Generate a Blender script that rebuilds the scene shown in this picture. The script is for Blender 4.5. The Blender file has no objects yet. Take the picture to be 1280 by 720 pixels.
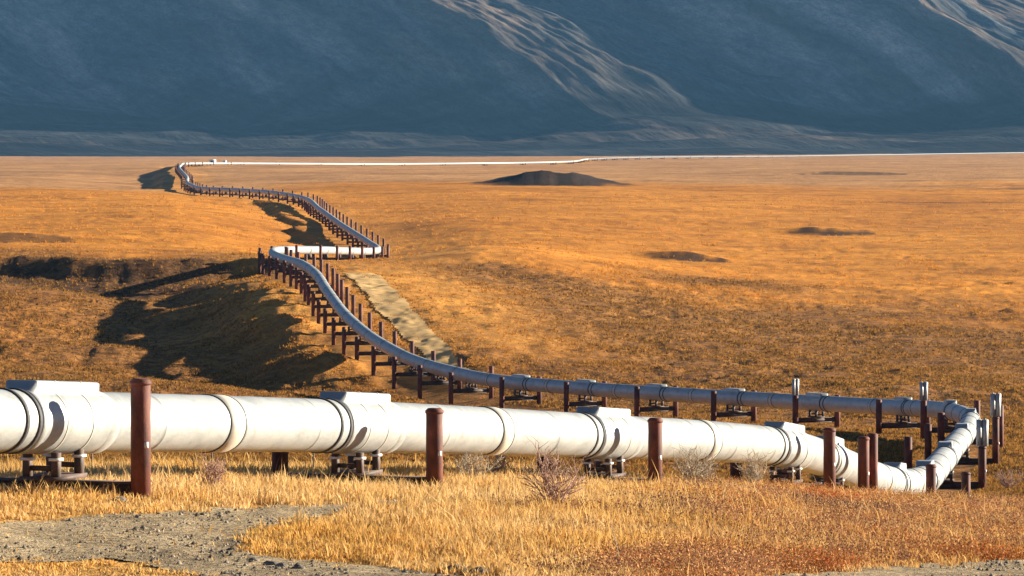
import bpy, math, random
import numpy as np
random.seed(7); RNG = np.random.default_rng(11)
SC = bpy.context.scene
COL = SC.collection
F, YH = 5000.0, 187.0            # focal length in photo pixels, row of the level line
SUN_EL, SUN_AZ = math.radians(14.0), math.radians(69.0)
PIPE_R = 0.71

# ------------------------------------------------------------------ helpers
def P(px, py, d):
    return np.array([(px-640.0)/F*d, d, -(py-YH)/F*d])

def tag(o, label=None, cat=None, group=None, kind=None):
    if label: o['label'] = label
    if cat: o['category'] = cat
    if group: o['group'] = group
    if kind: o['kind'] = kind
    return o

def empty(name, loc, rz=0.0):
    o = bpy.data.objects.new(name, None); COL.objects.link(o)
    o.empty_display_size = 0.3
    o.location = loc; o.rotation_euler = (0, 0, rz)
    return o

def mesh_obj(name, V, polys, mat, parent=None, smooth=False, col=None):
    """V (n,3); polys = list of index arrays, each (m,k)."""
    V = np.asarray(V, dtype=np.float32)
    me = bpy.data.meshes.new(name)
    me.vertices.add(len(V)); me.vertices.foreach_set('co', V.ravel())
    idx = np.concatenate([np.asarray(p, dtype=np.int32).ravel() for p in polys])
    tot = np.concatenate([np.full(len(p), np.asarray(p).shape[1], dtype=np.int32) for p in polys])
    start = np.concatenate([[0], np.cumsum(tot)[:-1]]).astype(np.int32)
    me.loops.add(len(idx)); me.loops.foreach_set('vertex_index', idx)
    me.polygons.add(len(tot)); me.polygons.foreach_set('loop_start', start); me.polygons.foreach_set('loop_total', tot)
    if smooth: me.polygons.foreach_set('use_smooth', np.ones(len(tot), dtype=bool))
    if col is not None:
        for cname, c in (col.items() if isinstance(col, dict) else {'Col': col}.items()):
            a = me.attributes.new(cname, 'FLOAT_COLOR', 'POINT')
            c4 = np.ones((len(V), 4), dtype=np.float32); c4[:, :3] = c
            a.data.foreach_set('color', c4.ravel())
    me.update(calc_edges=True); me.validate()
    o = bpy.data.objects.new(name, me); COL.objects.link(o)
    if mat: me.materials.append(mat)
    if parent: o.parent = parent
    return o

class MB:
    """collects polygons of one mesh"""
    def __init__(self): self.V = []; self.F = {}; self.n = 0
    def add(self, V, faces):
        V = np.asarray(V, float)
        for f in faces:
            self.F.setdefault(len(f), []).append([i+self.n for i in f])
        self.V.append(V); self.n += len(V)
    def box(self, c, size, rz=0.0):
        sx, sy, sz = [s/2 for s in size]
        v = np.array([[x, y, z] for z in (-sz, sz) for y in (-sy, sy) for x in (-sx, sx)])
        ca, sa = math.cos(rz), math.sin(rz)
        v = np.stack([v[:, 0]*ca-v[:, 1]*sa, v[:, 0]*sa+v[:, 1]*ca, v[:, 2]], 1)+np.array(c)
        self.add(v, [(0, 2, 3, 1), (4, 5, 7, 6), (0, 1, 5, 4), (2, 6, 7, 3), (0, 4, 6, 2), (1, 3, 7, 5)])
    def cyl(self, c, r, z0, z1, n=16, bev=0.0, star=0.0):
        a = np.arange(n)*2*math.pi/n
        rr = np.full(n, r)
        if star: rr[1::2] *= star
        prof = [(z0, 1.0), (z1-bev, 1.0)] + ([(z1, 1.0-bev/r)] if bev else [])
        V = []
        for z, k in prof:
            V.append(np.stack([c[0]+rr*k*np.cos(a), c[1]+rr*k*np.sin(a), np.full(n, z)], 1))
        fs = []
        for j in range(len(prof)-1):
            for i in range(n):
                fs.append((j*n+i, j*n+(i+1) % n, (j+1)*n+(i+1) % n, (j+1)*n+i))
        fs.append(tuple(range((len(prof)-1)*n, len(prof)*n)))
        fs.append(tuple(reversed(range(n))))
        self.add(np.concatenate(V), fs)
    def tube(self, pts, rads, n=6):
        pts = np.asarray(pts, float)
        V = []; fs = []
        for i, p in enumerate(pts):
            t = pts[min(i+1, len(pts)-1)]-pts[max(i-1, 0)]; t = t/np.linalg.norm(t)
            u = np.cross(t, [0.31, 0.95, 0.05]); u /= np.linalg.norm(u); w = np.cross(t, u)
            for k in range(n):
                a = 2*math.pi*k/n
                V.append(p+rads[i]*(u*math.cos(a)+w*math.sin(a)))
        for i in range(len(pts)-1):
            for k in range(n):
                fs.append((i*n+k, i*n+(k+1) % n, (i+1)*n+(k+1) % n, (i+1)*n+k))
        fs.append(tuple(reversed(range(n)))); fs.append(tuple(range((len(pts)-1)*n, len(pts)*n)))
        self.add(V, fs)
    def build(self, name, mat, parent=None, smooth=False):
        return mesh_obj(name, np.concatenate(self.V), [np.array(v) for v in self.F.values()], mat, parent, smooth)

def _h(ix, iy, s):
    n = (ix.astype(np.int64)*374761393 + iy.astype(np.int64)*668265263 + s*974711) & 0xffffffff
    n = ((n ^ (n >> 13))*1274126177) & 0xffffffff
    n = n ^ (n >> 16)
    return (n & 0xffff)/65535.0
def vnoise(x, y, s=0):
    xi, yi = np.floor(x), np.floor(y); fx, fy = x-xi, y-yi
    fx = fx*fx*(3-2*fx); fy = fy*fy*(3-2*fy)
    xi = xi.astype(np.int64); yi = yi.astype(np.int64)
    a = _h(xi, yi, s); b = _h(xi+1, yi, s); c = _h(xi, yi+1, s); d = _h(xi+1, yi+1, s)
    return (a*(1-fx)+b*fx)*(1-fy)+(c*(1-fx)+d*fx)*fy
def fbm(x, y, o=4, s=0):
    t = 0; a = 0.5
    for i in range(o):
        t = t+a*(vnoise(x, y, s+i)*2-1); x = x*2.03+11.3; y = y*2.03+5.7; a *= 0.5
    return t
def sst(x, a, b):
    t = np.clip((x-a)/(b-a), 0, 1); return t*t*(3-2*t)

# ------------------------------------------------------------------ materials
def new_mat(name):
    m = bpy.data.materials.new(name); m.use_nodes = True
    nt = m.node_tree; nt.nodes.clear()
    out = nt.nodes.new('ShaderNodeOutputMaterial')
    return m, nt, out
def N(nt, typ, **kw):
    n = nt.nodes.new(typ)
    for k, v in kw.items():
        if k.startswith('_'): setattr(n, k[1:], v)
        else: n.inputs[k].default_value = v
    return n
def noise(nt, vec, scale, detail=4, rough=0.55, stretch=None):
    if stretch:
        mp = N(nt, 'ShaderNodeMapping'); mp.inputs['Scale'].default_value = stretch
        nt.links.new(vec, mp.inputs['Vector']); vec = mp.outputs['Vector']
    n = N(nt, 'ShaderNodeTexNoise', Scale=scale, Detail=detail, Roughness=rough)
    nt.links.new(vec, n.inputs['Vector'])
    return n.outputs['Fac']
def ramp(nt, fac, stops):
    r = nt.nodes.new('ShaderNodeValToRGB'); e = r.color_ramp.elements
    while len(e) < len(stops): e.new(0.5)
    for i, (p, c) in enumerate(stops):
        e[i].position = p; e[i].color = (*c, 1) if len(c) == 3 else c
    nt.links.new(fac, r.inputs['Fac']); return r.outputs['Color']
def mix(nt, fac, a, b, mode='MIX'):
    m = nt.nodes.new('ShaderNodeMix'); m.data_type = 'RGBA'; m.blend_type = mode
    for sock, v in ((m.inputs[0], fac), (m.inputs[6], a), (m.inputs[7], b)):
        if isinstance(v, bpy.types.NodeSocket): nt.links.new(v, sock)
        else: sock.default_value = v if not isinstance(v, tuple) else (*v, 1)
    return m.outputs[2]
def mathn(nt, op, a, b):
    m = nt.nodes.new('ShaderNodeMath'); m.operation = op
    for sock, v in ((m.inputs[0], a), (m.inputs[1], b)):
        if isinstance(v, bpy.types.NodeSocket): nt.links.new(v, sock)
        else: sock.default_value = v
    return m.outputs[0]
def principled(nt, out, color, rough=0.8, metal=0.0, height=None, dist=0.02, strength=0.5):
    b = N(nt, 'ShaderNodeBsdfPrincipled', Metallic=metal)
    if isinstance(rough, bpy.types.NodeSocket): nt.links.new(rough, b.inputs['Roughness'])
    else: b.inputs['Roughness'].default_value = rough
    if isinstance(color, bpy.types.NodeSocket): nt.links.new(color, b.inputs['Base Color'])
    else: b.inputs['Base Color'].default_value = (*color, 1)
    if height is not None:
        bp = N(nt, 'ShaderNodeBump', Strength=strength, Distance=dist)
        nt.links.new(height, bp.inputs['Height']); nt.links.new(bp.outputs['Normal'], b.inputs['Normal'])
    nt.links.new(b.outputs['BSDF'], out.inputs['Surface'])
    return b

def obj_vec(nt):
    return nt.nodes.new('ShaderNodeNewGeometry').outputs['Position']

def mat_metal_jacket():
    m, nt, out = new_mat('galvanized_jacket'); v = obj_vec(nt)
    n1 = noise(nt, v, 0.9, 5, 0.6, (1, 1, 2.5)); n2 = noise(nt, v, 9, 3)
    c = ramp(nt, n1, [(0.3, (0.28, 0.295, 0.285)), (0.52, (0.375, 0.39, 0.375)), (0.8, (0.43, 0.435, 0.405))])
    c = mix(nt, ramp(nt, n2, [(0.58, (0, 0, 0)), (0.75, (0.3, 0.3, 0.3))]), c, (0.30, 0.28, 0.24))
    n3 = noise(nt, v, 1.6, 4, 0.7, (1.6, 1.6, 0.25))
    c = mix(nt, ramp(nt, n3, [(0.56, (0, 0, 0)), (0.74, (0.6, 0.6, 0.6))]), c, (0.20, 0.185, 0.145))
    r = ramp(nt, n2, [(0.3, (0.38,)*3), (0.7, (0.6,)*3)])
    principled(nt, out, c, r, 0.25, n1, 0.05, 0.25)
    return m
def mat_rust():
    m, nt, out = new_mat('rusted_steel'); v = obj_vec(nt)
    n1 = noise(nt, v, 2.2, 6, 0.65, (1, 1, 0.45)); n2 = noise(nt, v, 22, 3)
    c = ramp(nt, n1, [(0.3, (0.022, 0.007, 0.005)), (0.45, (0.085, 0.020, 0.010)), (0.6, (0.17, 0.042, 0.019)), (0.74, (0.30, 0.10, 0.05))])
    c = mix(nt, ramp(nt, n2, [(0.5, (0, 0, 0)), (0.8, (0.5, 0.5, 0.5))]), c, (0.07, 0.03, 0.02))
    principled(nt, out, c, 0.75, 0.0, n2, 0.01, 0.5)
    return m
def mat_plain(name, a, b, scale, rough=0.8, metal=0.0, stretch=None):
    m, nt, out = new_mat(name); v = obj_vec(nt)
    n1 = noise(nt, v, scale, 5, 0.6, stretch)
    principled(nt, out, ramp(nt, n1, [(0.3, a), (0.7, b)]), rough, metal, n1, 0.02, 0.4).inputs['Specular IOR Level'].default_value = 0.03 if rough > 0.9 else 0.5
    return m
def mat_leafy(name, rough=0.7, trans=0.3):
    m, nt, out = new_mat(name)
    a = N(nt, 'ShaderNodeAttribute'); a.attribute_name = 'Col'
    d = N(nt, 'ShaderNodeBsdfDiffuse'); t = N(nt, 'ShaderNodeBsdfTranslucent'); x = N(nt, 'ShaderNodeMixShader', Fac=trans)
    nt.links.new(a.outputs['Color'], d.inputs['Color']); nt.links.new(a.outputs['Color'], t.inputs['Color'])
    nt.links.new(d.outputs[0], x.inputs[1]); nt.links.new(t.outputs[0], x.inputs[2]); nt.links.new(x.outputs[0], out.inputs['Surface'])
    return m
def mat_tundra():
    m, nt, out = new_mat('tundra'); v = obj_vec(nt)
    a = N(nt, 'ShaderNodeAttribute'); a.attribute_name = 'Col'
    rg = N(nt, 'ShaderNodeAttribute'); rg.attribute_name = 'Rough'
    n0 = noise(nt, v, 0.012, 5, 0.6); n1 = noise(nt, v, 0.09, 5, 0.65); n2 = noise(nt, v, 0.6, 5, 0.7); n3 = noise(nt, v, 4.0, 3, 0.6)
    c = mix(nt, 1.0, a.outputs['Color'], ramp(nt, n0, [(0.3, (0.70, 0.66, 0.66)), (0.7, (1.15, 1.18, 1.2))]), 'MULTIPLY')
    c = mix(nt, 1.0, c, ramp(nt, n1, [(0.3, (0.62, 0.57, 0.55)), (0.5, (1.0, 1.0, 1.0)), (0.72, (1.25, 1.27, 1.25))]), 'MULTIPLY')
    spk = ramp(nt, n2, [(0.36, (0.24, 0.22, 0.23)), (0.50, (0.85, 0.82, 0.8)), (0.64, (1.35, 1.32, 1.25))])
    c = mix(nt, rg.outputs['Fac'], c, mix(nt, 1.0, c, spk, 'MULTIPLY'))
    c = mix(nt, 0.6, c, mix(nt, 1.0, c, ramp(nt, n3, [(0.3, (0.6, 0.58, 0.55)), (0.7, (1.3, 1.3, 1.3))]), 'MULTIPLY'))
    h = mathn(nt, 'ADD', mathn(nt, 'MULTIPLY', n2, rg.outputs['Fac']), mathn(nt, 'MULTIPLY', n3, 0.25))
    principled(nt, out, c, 0.95, 0.0, h, 0.9, 0.6).inputs['Specular IOR Level'].default_value = 0.1
    return m
def mat_gravel():
    m, nt, out = new_mat('gravel'); v = obj_vec(nt)
    n1 = noise(nt, v, 0.5, 5, 0.6); n2 = noise(nt, v, 7, 4, 0.7); n3 = noise(nt, v, 30, 2, 0.6)
    c = ramp(nt, n1, [(0.3, (0.24, 0.175, 0.10)), (0.55, (0.38, 0.285, 0.165)), (0.75, (0.52, 0.40, 0.24))])
    c = mix(nt, 1.0, c, ramp(nt, n2, [(0.34, (0.35, 0.35, 0.37)), (0.5, (1, 1, 1)), (0.68, (1.4, 1.4, 1.4))]), 'MULTIPLY')
    h = mathn(nt, 'ADD', n2, mathn(nt, 'MULTIPLY', n3, 0.4))
    principled(nt, out, c, 0.95, 0.0, h, 0.10, 0.8).inputs['Specular IOR Level'].default_value = 0.1
    return m
def mat_mountain():
    m, nt, out = new_mat('mountain_rock'); v = obj_vec(nt)
    mp = N(nt, 'ShaderNodeMapping'); mp.inputs['Rotation'].default_value = (0, 0, math.radians(-33))
    nt.links.new(v, mp.inputs['Vector']); w = mp.outputs['Vector']
    a = N(nt, 'ShaderNodeAttribute'); a.attribute_name = 'Col'
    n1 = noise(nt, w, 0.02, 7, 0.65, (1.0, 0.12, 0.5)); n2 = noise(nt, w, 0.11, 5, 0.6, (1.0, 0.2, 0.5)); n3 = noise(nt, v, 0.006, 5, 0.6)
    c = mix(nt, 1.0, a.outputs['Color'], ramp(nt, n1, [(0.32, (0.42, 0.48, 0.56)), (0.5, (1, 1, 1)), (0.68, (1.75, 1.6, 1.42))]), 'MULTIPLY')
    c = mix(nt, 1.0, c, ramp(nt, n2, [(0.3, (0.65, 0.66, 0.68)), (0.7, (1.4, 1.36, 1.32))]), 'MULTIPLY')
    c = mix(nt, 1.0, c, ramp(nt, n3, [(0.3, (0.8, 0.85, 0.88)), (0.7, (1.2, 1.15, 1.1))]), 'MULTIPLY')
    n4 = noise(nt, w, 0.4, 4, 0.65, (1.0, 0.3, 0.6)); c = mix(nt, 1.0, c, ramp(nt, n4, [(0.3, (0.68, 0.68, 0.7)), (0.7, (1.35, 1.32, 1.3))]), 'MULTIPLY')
    h = mathn(nt, 'ADD', n1, mathn(nt, 'MULTIPLY', n2, 0.3))
    principled(nt, out, c, 0.95, 0.0, h, 12.0, 0.6).inputs['Specular IOR Level'].default_value = 0.05
    return m

M = dict(cloud_shade=mat_plain('cloud_shade_jacket', (0.10, 0.115, 0.125), (0.15, 0.165, 0.175), 0.2, 0.6), dirt=mat_plain('dirt_track', (0.47, 0.30, 0.125), (0.66, 0.43, 0.185), 0.35, 0.95), pipe=mat_metal_jacket(), rust=mat_rust(), tundra=mat_tundra(), gravel=mat_gravel(), rock=mat_mountain(),
         seal=mat_plain('rubber_seal', (0.02, 0.02, 0.022), (0.05, 0.05, 0.05), 6, 0.7),
         beam=mat_plain('weathered_beam', (0.035, 0.026, 0.022), (0.11, 0.06, 0.04), 3, 0.7),
         pad=mat_plain('white_slide_pad', (0.55, 0.54, 0.5), (0.75, 0.74, 0.7), 8, 0.6),
         fin=mat_plain('aluminium_fins', (0.34, 0.34, 0.32), (0.52, 0.51, 0.48), 5, 0.5, 0.4),
         band=mat_plain('cream_band', (0.42, 0.39, 0.32), (0.52, 0.49, 0.41), 3, 0.5, 0.2),
         stake=mat_plain('grey_stake', (0.10, 0.08, 0.06), (0.2, 0.17, 0.13), 6, 0.7),
         stone=mat_plain('grey_stone', (0.10, 0.09, 0.08), (0.24, 0.21, 0.17), 4, 0.95),
         twig=mat_plain('bare_twig', (0.28, 0.15, 0.105), (0.48, 0.31, 0.22), 5, 0.9),
         palewig=mat_plain('pale_twig', (0.30, 0.24, 0.17), (0.48, 0.40, 0.29), 5, 0.9),
         white=mat_plain('white_sheet_metal', (0.66, 0.67, 0.66), (0.8, 0.8, 0.78), 1.5, 0.5),
         dark=mat_plain('dark_opening', (0.015, 0.015, 0.017), (0.03, 0.03, 0.03), 2, 0.6),
         leaf=mat_leafy('dry_leaf'), heath=mat_leafy('heath_leaf', trans=0.15))

# ------------------------------------------------------------------ the pipeline's course
NEAR = lambda d: (-10.9+0.356*(d-91.0))
def near_pt(d, py):
    x = NEAR(d); return (x/d*F+640, py, d)
CTRL = [  # photo column, row of the pipe's centre line, distance, height of the centre above ground
    (*near_pt(68.0, 515), 1.6), (*near_pt(80.0, 522), 1.6), (*near_pt(91.0, 526.5), 1.65), (*near_pt(109.6, 533), 1.65),
    (*near_pt(130.0, 545.5), 1.65), (*near_pt(142.0, 552), 1.6), (*near_pt(150.5, 560), 1.6),
    (1040, 577, 160, 1.6), (1085, 595, 170, 1.6), (1122, 605, 181, 1.7), (1152, 601, 195, 1.8), (1174, 581, 218, 1.9), (1192, 559, 245, 2.0),
    (1210, 535, 282, 2.2), (1207, 520, 314, 2.3), (1172, 512, 337, 2.4), (1095, 508, 357, 2.5),
    (900, 496.5, 385, 2.5), (715, 484.5, 412, 2.5), (620, 476, 428, 2.6), (560, 464, 444, 2.8), (520, 452, 458, 2.9), (480, 432, 477, 2.9),
    (440, 402, 507, 2.9), (410, 365, 549, 2.9), (396, 344, 582, 2.8), (378, 331, 612, 2.7), (356, 324, 640, 2.6), (342, 318, 664, 2.4),
    (348, 313, 690, 2.0), (385, 312.5, 712, 1.9), (430, 313.5, 755, 1.9), (462, 314, 795, 1.9), (473, 312, 826, 1.9),
    (462, 304, 862, 2.0), (430, 283.5, 950, 2.2), (400, 262, 1075, 2.3), (376, 247, 1190, 2.4),
    (340, 241, 1255, 2.4), (300, 238, 1320, 2.4), (250, 235.5, 1410, 2.4), (240, 232, 1470, 2.4), (234, 222, 1720, 2.3), (226, 207, 2280, 2.3),
    (234, 204.5, 2480, 2.2), (290, 204.3, 2700, 2.0), (500, 205, 2950, 1.9), (700, 202.5, 3200, 1.9), (735, 199, 3450, 1.9),
    (1000, 195, 4500, 1.9), (1300, 190.5, 5500, 1.9)]
CP = np.array([P(a, b, d) for a, b, d, h in CTRL]); CH = np.array([c[3] for c in CTRL])
def spline(cp, ch, step=lambda d: max(0.6, d/400)):
    pts = []; hs = []
    for i in range(len(cp)-1):
        p0 = cp[max(i-1, 0)]; p1 = cp[i]; p2 = cp[i+1]; p3 = cp[min(i+2, len(cp)-1)]
        L = np.linalg.norm(p2-p1)
        l0 = max(np.linalg.norm(p1-p0), 1e-3); l3 = max(np.linalg.norm(p3-p2), 1e-3)
        m1 = (p2-p1)/L if i == 0 else ((p1-p0)/l0*L+(p2-p1)/L*l0)/(l0+L)
        m2 = (p2-p1)/L if i == len(cp)-2 else ((p2-p1)/L*l3+(p3-p2)/l3*L)/(l3+L)
        n = max(2, int(L/step(p1[1])))
        for k in range(n):
            t = k/n; t2 = t*t; t3 = t2*t
            pts.append((2*t3-3*t2+1)*p1+(t3-2*t2+t)*L*m1+(-2*t3+3*t2)*p2+(t3-t2)*L*m2)
            hs.append(ch[i]*(1-t)+ch[i+1]*t)
    pts.append(cp[-1]); hs.append(ch[-1])
    return np.array(pts), np.array(hs)
PATH, PH = spline(CP, CH)
SEG = np.linalg.norm(np.diff(PATH, axis=0), axis=1)
ARC = np.concatenate([[0], np.cumsum(SEG)])
def at_arc(s): return np.array([np.interp(s, ARC, PATH[:, k]) for k in range(3)])
def tan_arc(s):
    t = at_arc(s+0.8)-at_arc(s-0.8); return t/np.linalg.norm(t)
def arc_of_ctrl(i): return ARC[np.argmin(np.linalg.norm(PATH-CP[i], axis=1))]
def arc_of_depth(d): return np.interp(d, PATH[:, 1], ARC)       # distance grows all along the course

# ------------------------------------------------------------------ terrain height
GC = [(a, None, d, P(a, b, d)[2]-h) for a, b, d, h in CTRL]
GX = [ # photo column, row, distance of further ground points
    (0, 720, 72), (640, 720, 73), (1280, 720, 77), (-500, 700, 75), (1800, 700, 80),
    (-200, 625, 92), (300, 612, 100), (640, 612, 112), (900, 618, 118), (1280, 650, 112), (1500, 660, 112),
    (1100, 630, 135), (1160, 626, 150), (1260, 632, 140),
    (300, 590, 130), (640, 590, 142), (100, 590, 124),
    (300, 612, 190), (0, 600, 190), (640, 600, 210), (-400, 590, 190), (900, 598, 230),
    (100, 540, 290), (450, 560, 300), (800, 545, 320), (1280, 577, 260), (1000, 540, 335), (1450, 570, 260),
    (1290, 520, 385), (1100, 498, 415), (1280, 470, 480), (1000, 440, 520), (800, 452, 480), (1550, 480, 470), (1800, 440, 560),
    (700, 400, 560), (620, 350, 640), (1000, 380, 640), (1280, 400, 610), (800, 330, 780), (1000, 310, 900), (1280, 300, 930), (1700, 300, 930),
    (540, 345, 640), (520, 400, 540), (580, 450, 470), (600, 310, 760),
    (100, 505, 400), (300, 510, 410), (-300, 500, 400), (60, 455, 470), (250, 462, 470), (350, 492, 445), (0, 400, 560), (180, 400, 570), (-400, 400, 560),
    (260, 395, 580), (60, 350, 625), (250, 350, 640), (-300, 345, 640),
    (0, 325, 690), (150, 322, 720), (280, 318, 740), (-400, 320, 700), (0, 290, 850), (250, 290, 860), (100, 260, 1080), (300, 262, 1040), (0, 240, 1330), (150, 240, 1350), (-500, 260, 1100),
    (560, 280, 960), (700, 260, 1130), (1000, 265, 1150), (560, 240, 1340), (700, 233, 1480), (1000, 235, 1480), (1280, 240, 1450), (1800, 240, 1450),
    (450, 222, 1750), (800, 218, 1950), (1100, 215, 2050), (0, 220, 1900), (-500, 220, 1900), (1280, 210, 2500), (1800, 210, 2500), (100, 210, 2500), (0, 204, 3100), (-500, 204, 3200),
    (400, 210, 2450), (300, 215, 2050), (900, 205, 2900), (0, 198.5, 4600), (400, 199, 4400), (-500, 198, 5000), (1800, 195, 4600), (1280, 194, 4300), (1000, 195.4, 4500), (0, 196, 6200), (640, 196, 6200), (1280, 192, 6200)]
GP = np.array([[a, math.log(d), z] for a, _, d, z in GC]+[[a, math.log(d), P(a, b, d)[2]] for a, b, d in GX])
def tps_fit(pts):
    A = np.stack([pts[:, 0]/420.0, pts[:, 1]*3.2], 1); n = len(A)
    r = np.linalg.norm(A[:, None]-A[None], axis=2)
    K = np.where(r > 0, r*r*np.log(r+1e-12), 0)+np.eye(n)*0.004
    Q = np.concatenate([np.ones((n, 1)), A], 1)
    L = np.zeros((n+3, n+3)); L[:n, :n] = K; L[:n, n:] = Q; L[n:, :n] = Q.T
    s = np.linalg.solve(L, np.concatenate([pts[:, 2], np.zeros(3)]))
    return A, s
TA, TS = tps_fit(GP)
def tps(u, d):
    B = np.stack([u/420.0, np.log(d)*3.2], 1); out = np.empty(len(B))
    n = len(TA)
    for i in range(0, len(B), 20000):
        b = B[i:i+20000]
        r2 = ((b[:, None]-TA[None])**2).sum(2)
        out[i:i+20000] = (0.5*r2*np.log(r2+1e-12))@TS[:n]+TS[n]+b@TS[n+1:]
    return out
def path_x(d): return np.interp(d, PATH[:, 1], PATH[:, 0])
def bump(x, y, cx, cy, rx, ry, h, rot=0.0):
    ca, sa = math.cos(rot), math.sin(rot); dx, dy = x-cx, y-cy
    a = (dx*ca+dy*sa)/rx; b = (-dx*sa+dy*ca)/ry
    return h*np.exp(-(a*a+b*b))
def crater(x, y, cx, cy, w, d_front, d_back, h):
    """mound with a steep side towards the viewer"""
    k = np.where(y < cy, (y-cy)/d_front, (y-cy)/d_back)
    return h*np.exp(-((x-cx)/w)**2-k*k*np.abs(k))*(1+0.22*fbm(x/6, y/7, 3, 77))
def scarp(x): return 692+fbm(x/30.0, x*0, 3, 9)*10+(x+40)*0.12
def height(x, d):
    x = np.asarray(x, float); d = np.asarray(d, float)
    dc = np.maximum(d, 68.0); u = np.clip(x/dc*F+640, -900, 2200)
    z = tps(u, dc)
    near = d < 68.0
    z = np.where(near, -2.2+(z+2.2)*np.clip(d, -60, 68)/68.0, z)
    e = path_x(d)-x                                                   # metres to the left of the pipeline
    wig = fbm(d/22.0, x*0+3.1, 3, 5)*4
    for d0, d1, e0, w, hgt, fall in ((440, 690, 5.5, 12, 2.6, 45), (870, 1235, 8, 4, 1.5, 40), (1480, 2350, 9, 6, 2.4, 60)):
        m = sst(d, d0, d0+(d1-d0)*0.18)*(1-sst(d, d1-(d1-d0)*0.12, d1))
        z = z-hgt*m*sst(e+wig, e0, e0+w)*(1-sst(e, e0+w, e0+w+fall))
    # low escarpment running left from the ridge
    sd = scarp(x)
    m = sst(-x, 38, 46)
    z = z-2.8*m*(1-sst(d, sd-5, sd+2))*sst(d, sd-70, sd-12)
    z = z+0.5*m*np.exp(-((d-sd-4)/7.0)**2)
    # bumps added on the ridge flank for their shadows; knolls out in the plain
    z = z+bump(x, d, -44, 590, 8, 16, 3.4, 0.5)+bump(x, d, -33, 535, 5, 15, 2.2, 0.3)+bump(x, d, -50, 522, 16, 9, 1.6)+bump(x, d, -25, 478, 6, 9, 2.4, -0.4)+bump(x, d, -39, 560, 6, 12, 2.4, 0.9)
    z = z+crater(x, d, 10, 1490, 16, 8, 30, 5.0)+crater(x, d, 25, 1494, 9, 8, 26, 1.2)+crater(x, d, 33, 1498, 11, 9, 26, 1.2)
    z = z+crater(x, d, 77, 990, 13, 4, 14, 1.7)+crater(x, d, 35.5, 822, 9, 3.5, 12, 1.5)+crater(x, d, 160, 1900, 30, 9, 40, 1.6)
    z = z+crater(x, d, -100, 790, 18, 6, 25, 1.5)
    # rolling ground
    amp = sst(d, 60, 400)
    far = sst(d, 700, 1400)
    clear = np.clip(np.abs(e)/14.0, 0.12, 1)
    z = z+fbm(x/70.0, d/70.0, 4, 1)*1.1*amp*clear+fbm(x/9.0, d/9.0, 3, 2)*0.30*(0.3+0.7*amp)*clear*(1-0.4*far)
    z = z+fbm(x/240.0, d/400.0, 4, 21)*1.6*far*clear
    rgh = sst(d, 175, 230)*(1-0.55*sst(d, 640, 800))*(1-0.5*sst(d, 1300, 2200))*np.clip(np.abs(e)/4.0, 0.35, 1)
    z = z+fbm(x/2.3, d/5.5, 3, 141)*0.42*rgh*(0.5+1.2*np.clip(fbm(x/22, d/40, 3, 143)+0.35, 0, 1))
    return z

D0 = 60.0
uc = np.unique(np.concatenate([np.linspace(-2600, -760, 60), np.arange(-760, 761, 2.6), np.linspace(760, 3400, 80)]))
ld = np.concatenate([np.linspace(math.log(15.0), math.log(122), 25)[:-1], np.linspace(math.log(122), math.log(220), 110)[:-1],
                     np.linspace(math.log(220), math.log(1500), 560)[:-1], np.linspace(math.log(1500), math.log(6900), 190)])
UU, LL = np.meshgrid(uc, ld)
GDD = np.exp(LL)-D0; GXX = UU/F*(GDD+D0)
GXX = np.where(GDD < 60, GXX*(1+(60-GDD)/25.0), GXX)
GZZ = height(GXX.ravel(), GDD.ravel()).reshape(GXX.shape)
def gz(x, d):
    """height of the terrain mesh at d > 60"""
    x = np.atleast_1d(np.asarray(x, float)); d = np.atleast_1d(np.asarray(d, float))
    r = np.clip(np.interp(np.log(d+D0), ld, np.arange(len(ld))), 0, len(ld)-1.001)
    c = np.clip(np.interp(x*F/(d+D0), uc, np.arange(len(uc))), 0, len(uc)-1.001)
    ri = r.astype(int); ci = c.astype(int); fr = r-ri; fc = c-ci
    return (GZZ[ri, ci]*(1-fr)*(1-fc)+GZZ[ri+1, ci]*fr*(1-fc)+GZZ[ri, ci+1]*(1-fr)*fc+GZZ[ri+1, ci+1]*fr*fc)
def screen(x, d, z): return x/d*F+640, YH-z/d*F
def inpoly(px, py, poly):
    c = np.zeros(px.shape, bool); n = len(poly)
    for i in range(n):
        x1, y1 = poly[i]; x2, y2 = poly[(i+1) % n]
        if y1 == y2: continue
        k = ((y1 > py) != (y2 > py)) & (px < (x2-x1)*(py-y1)/(y2-y1)+x1); c ^= k
    return c
def hit(px, py, da, db):
    ds = np.linspace(da, db, 4000); x = (px-640)/F*ds; z = -(py-YH)/F*ds
    k = np.nonzero(gz(x, ds) >= z)[0]
    d = ds[k[0]] if len(k) else db
    x = (px-640)/F*d
    return np.array([x, d, gz(x, d)[0]])

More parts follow.
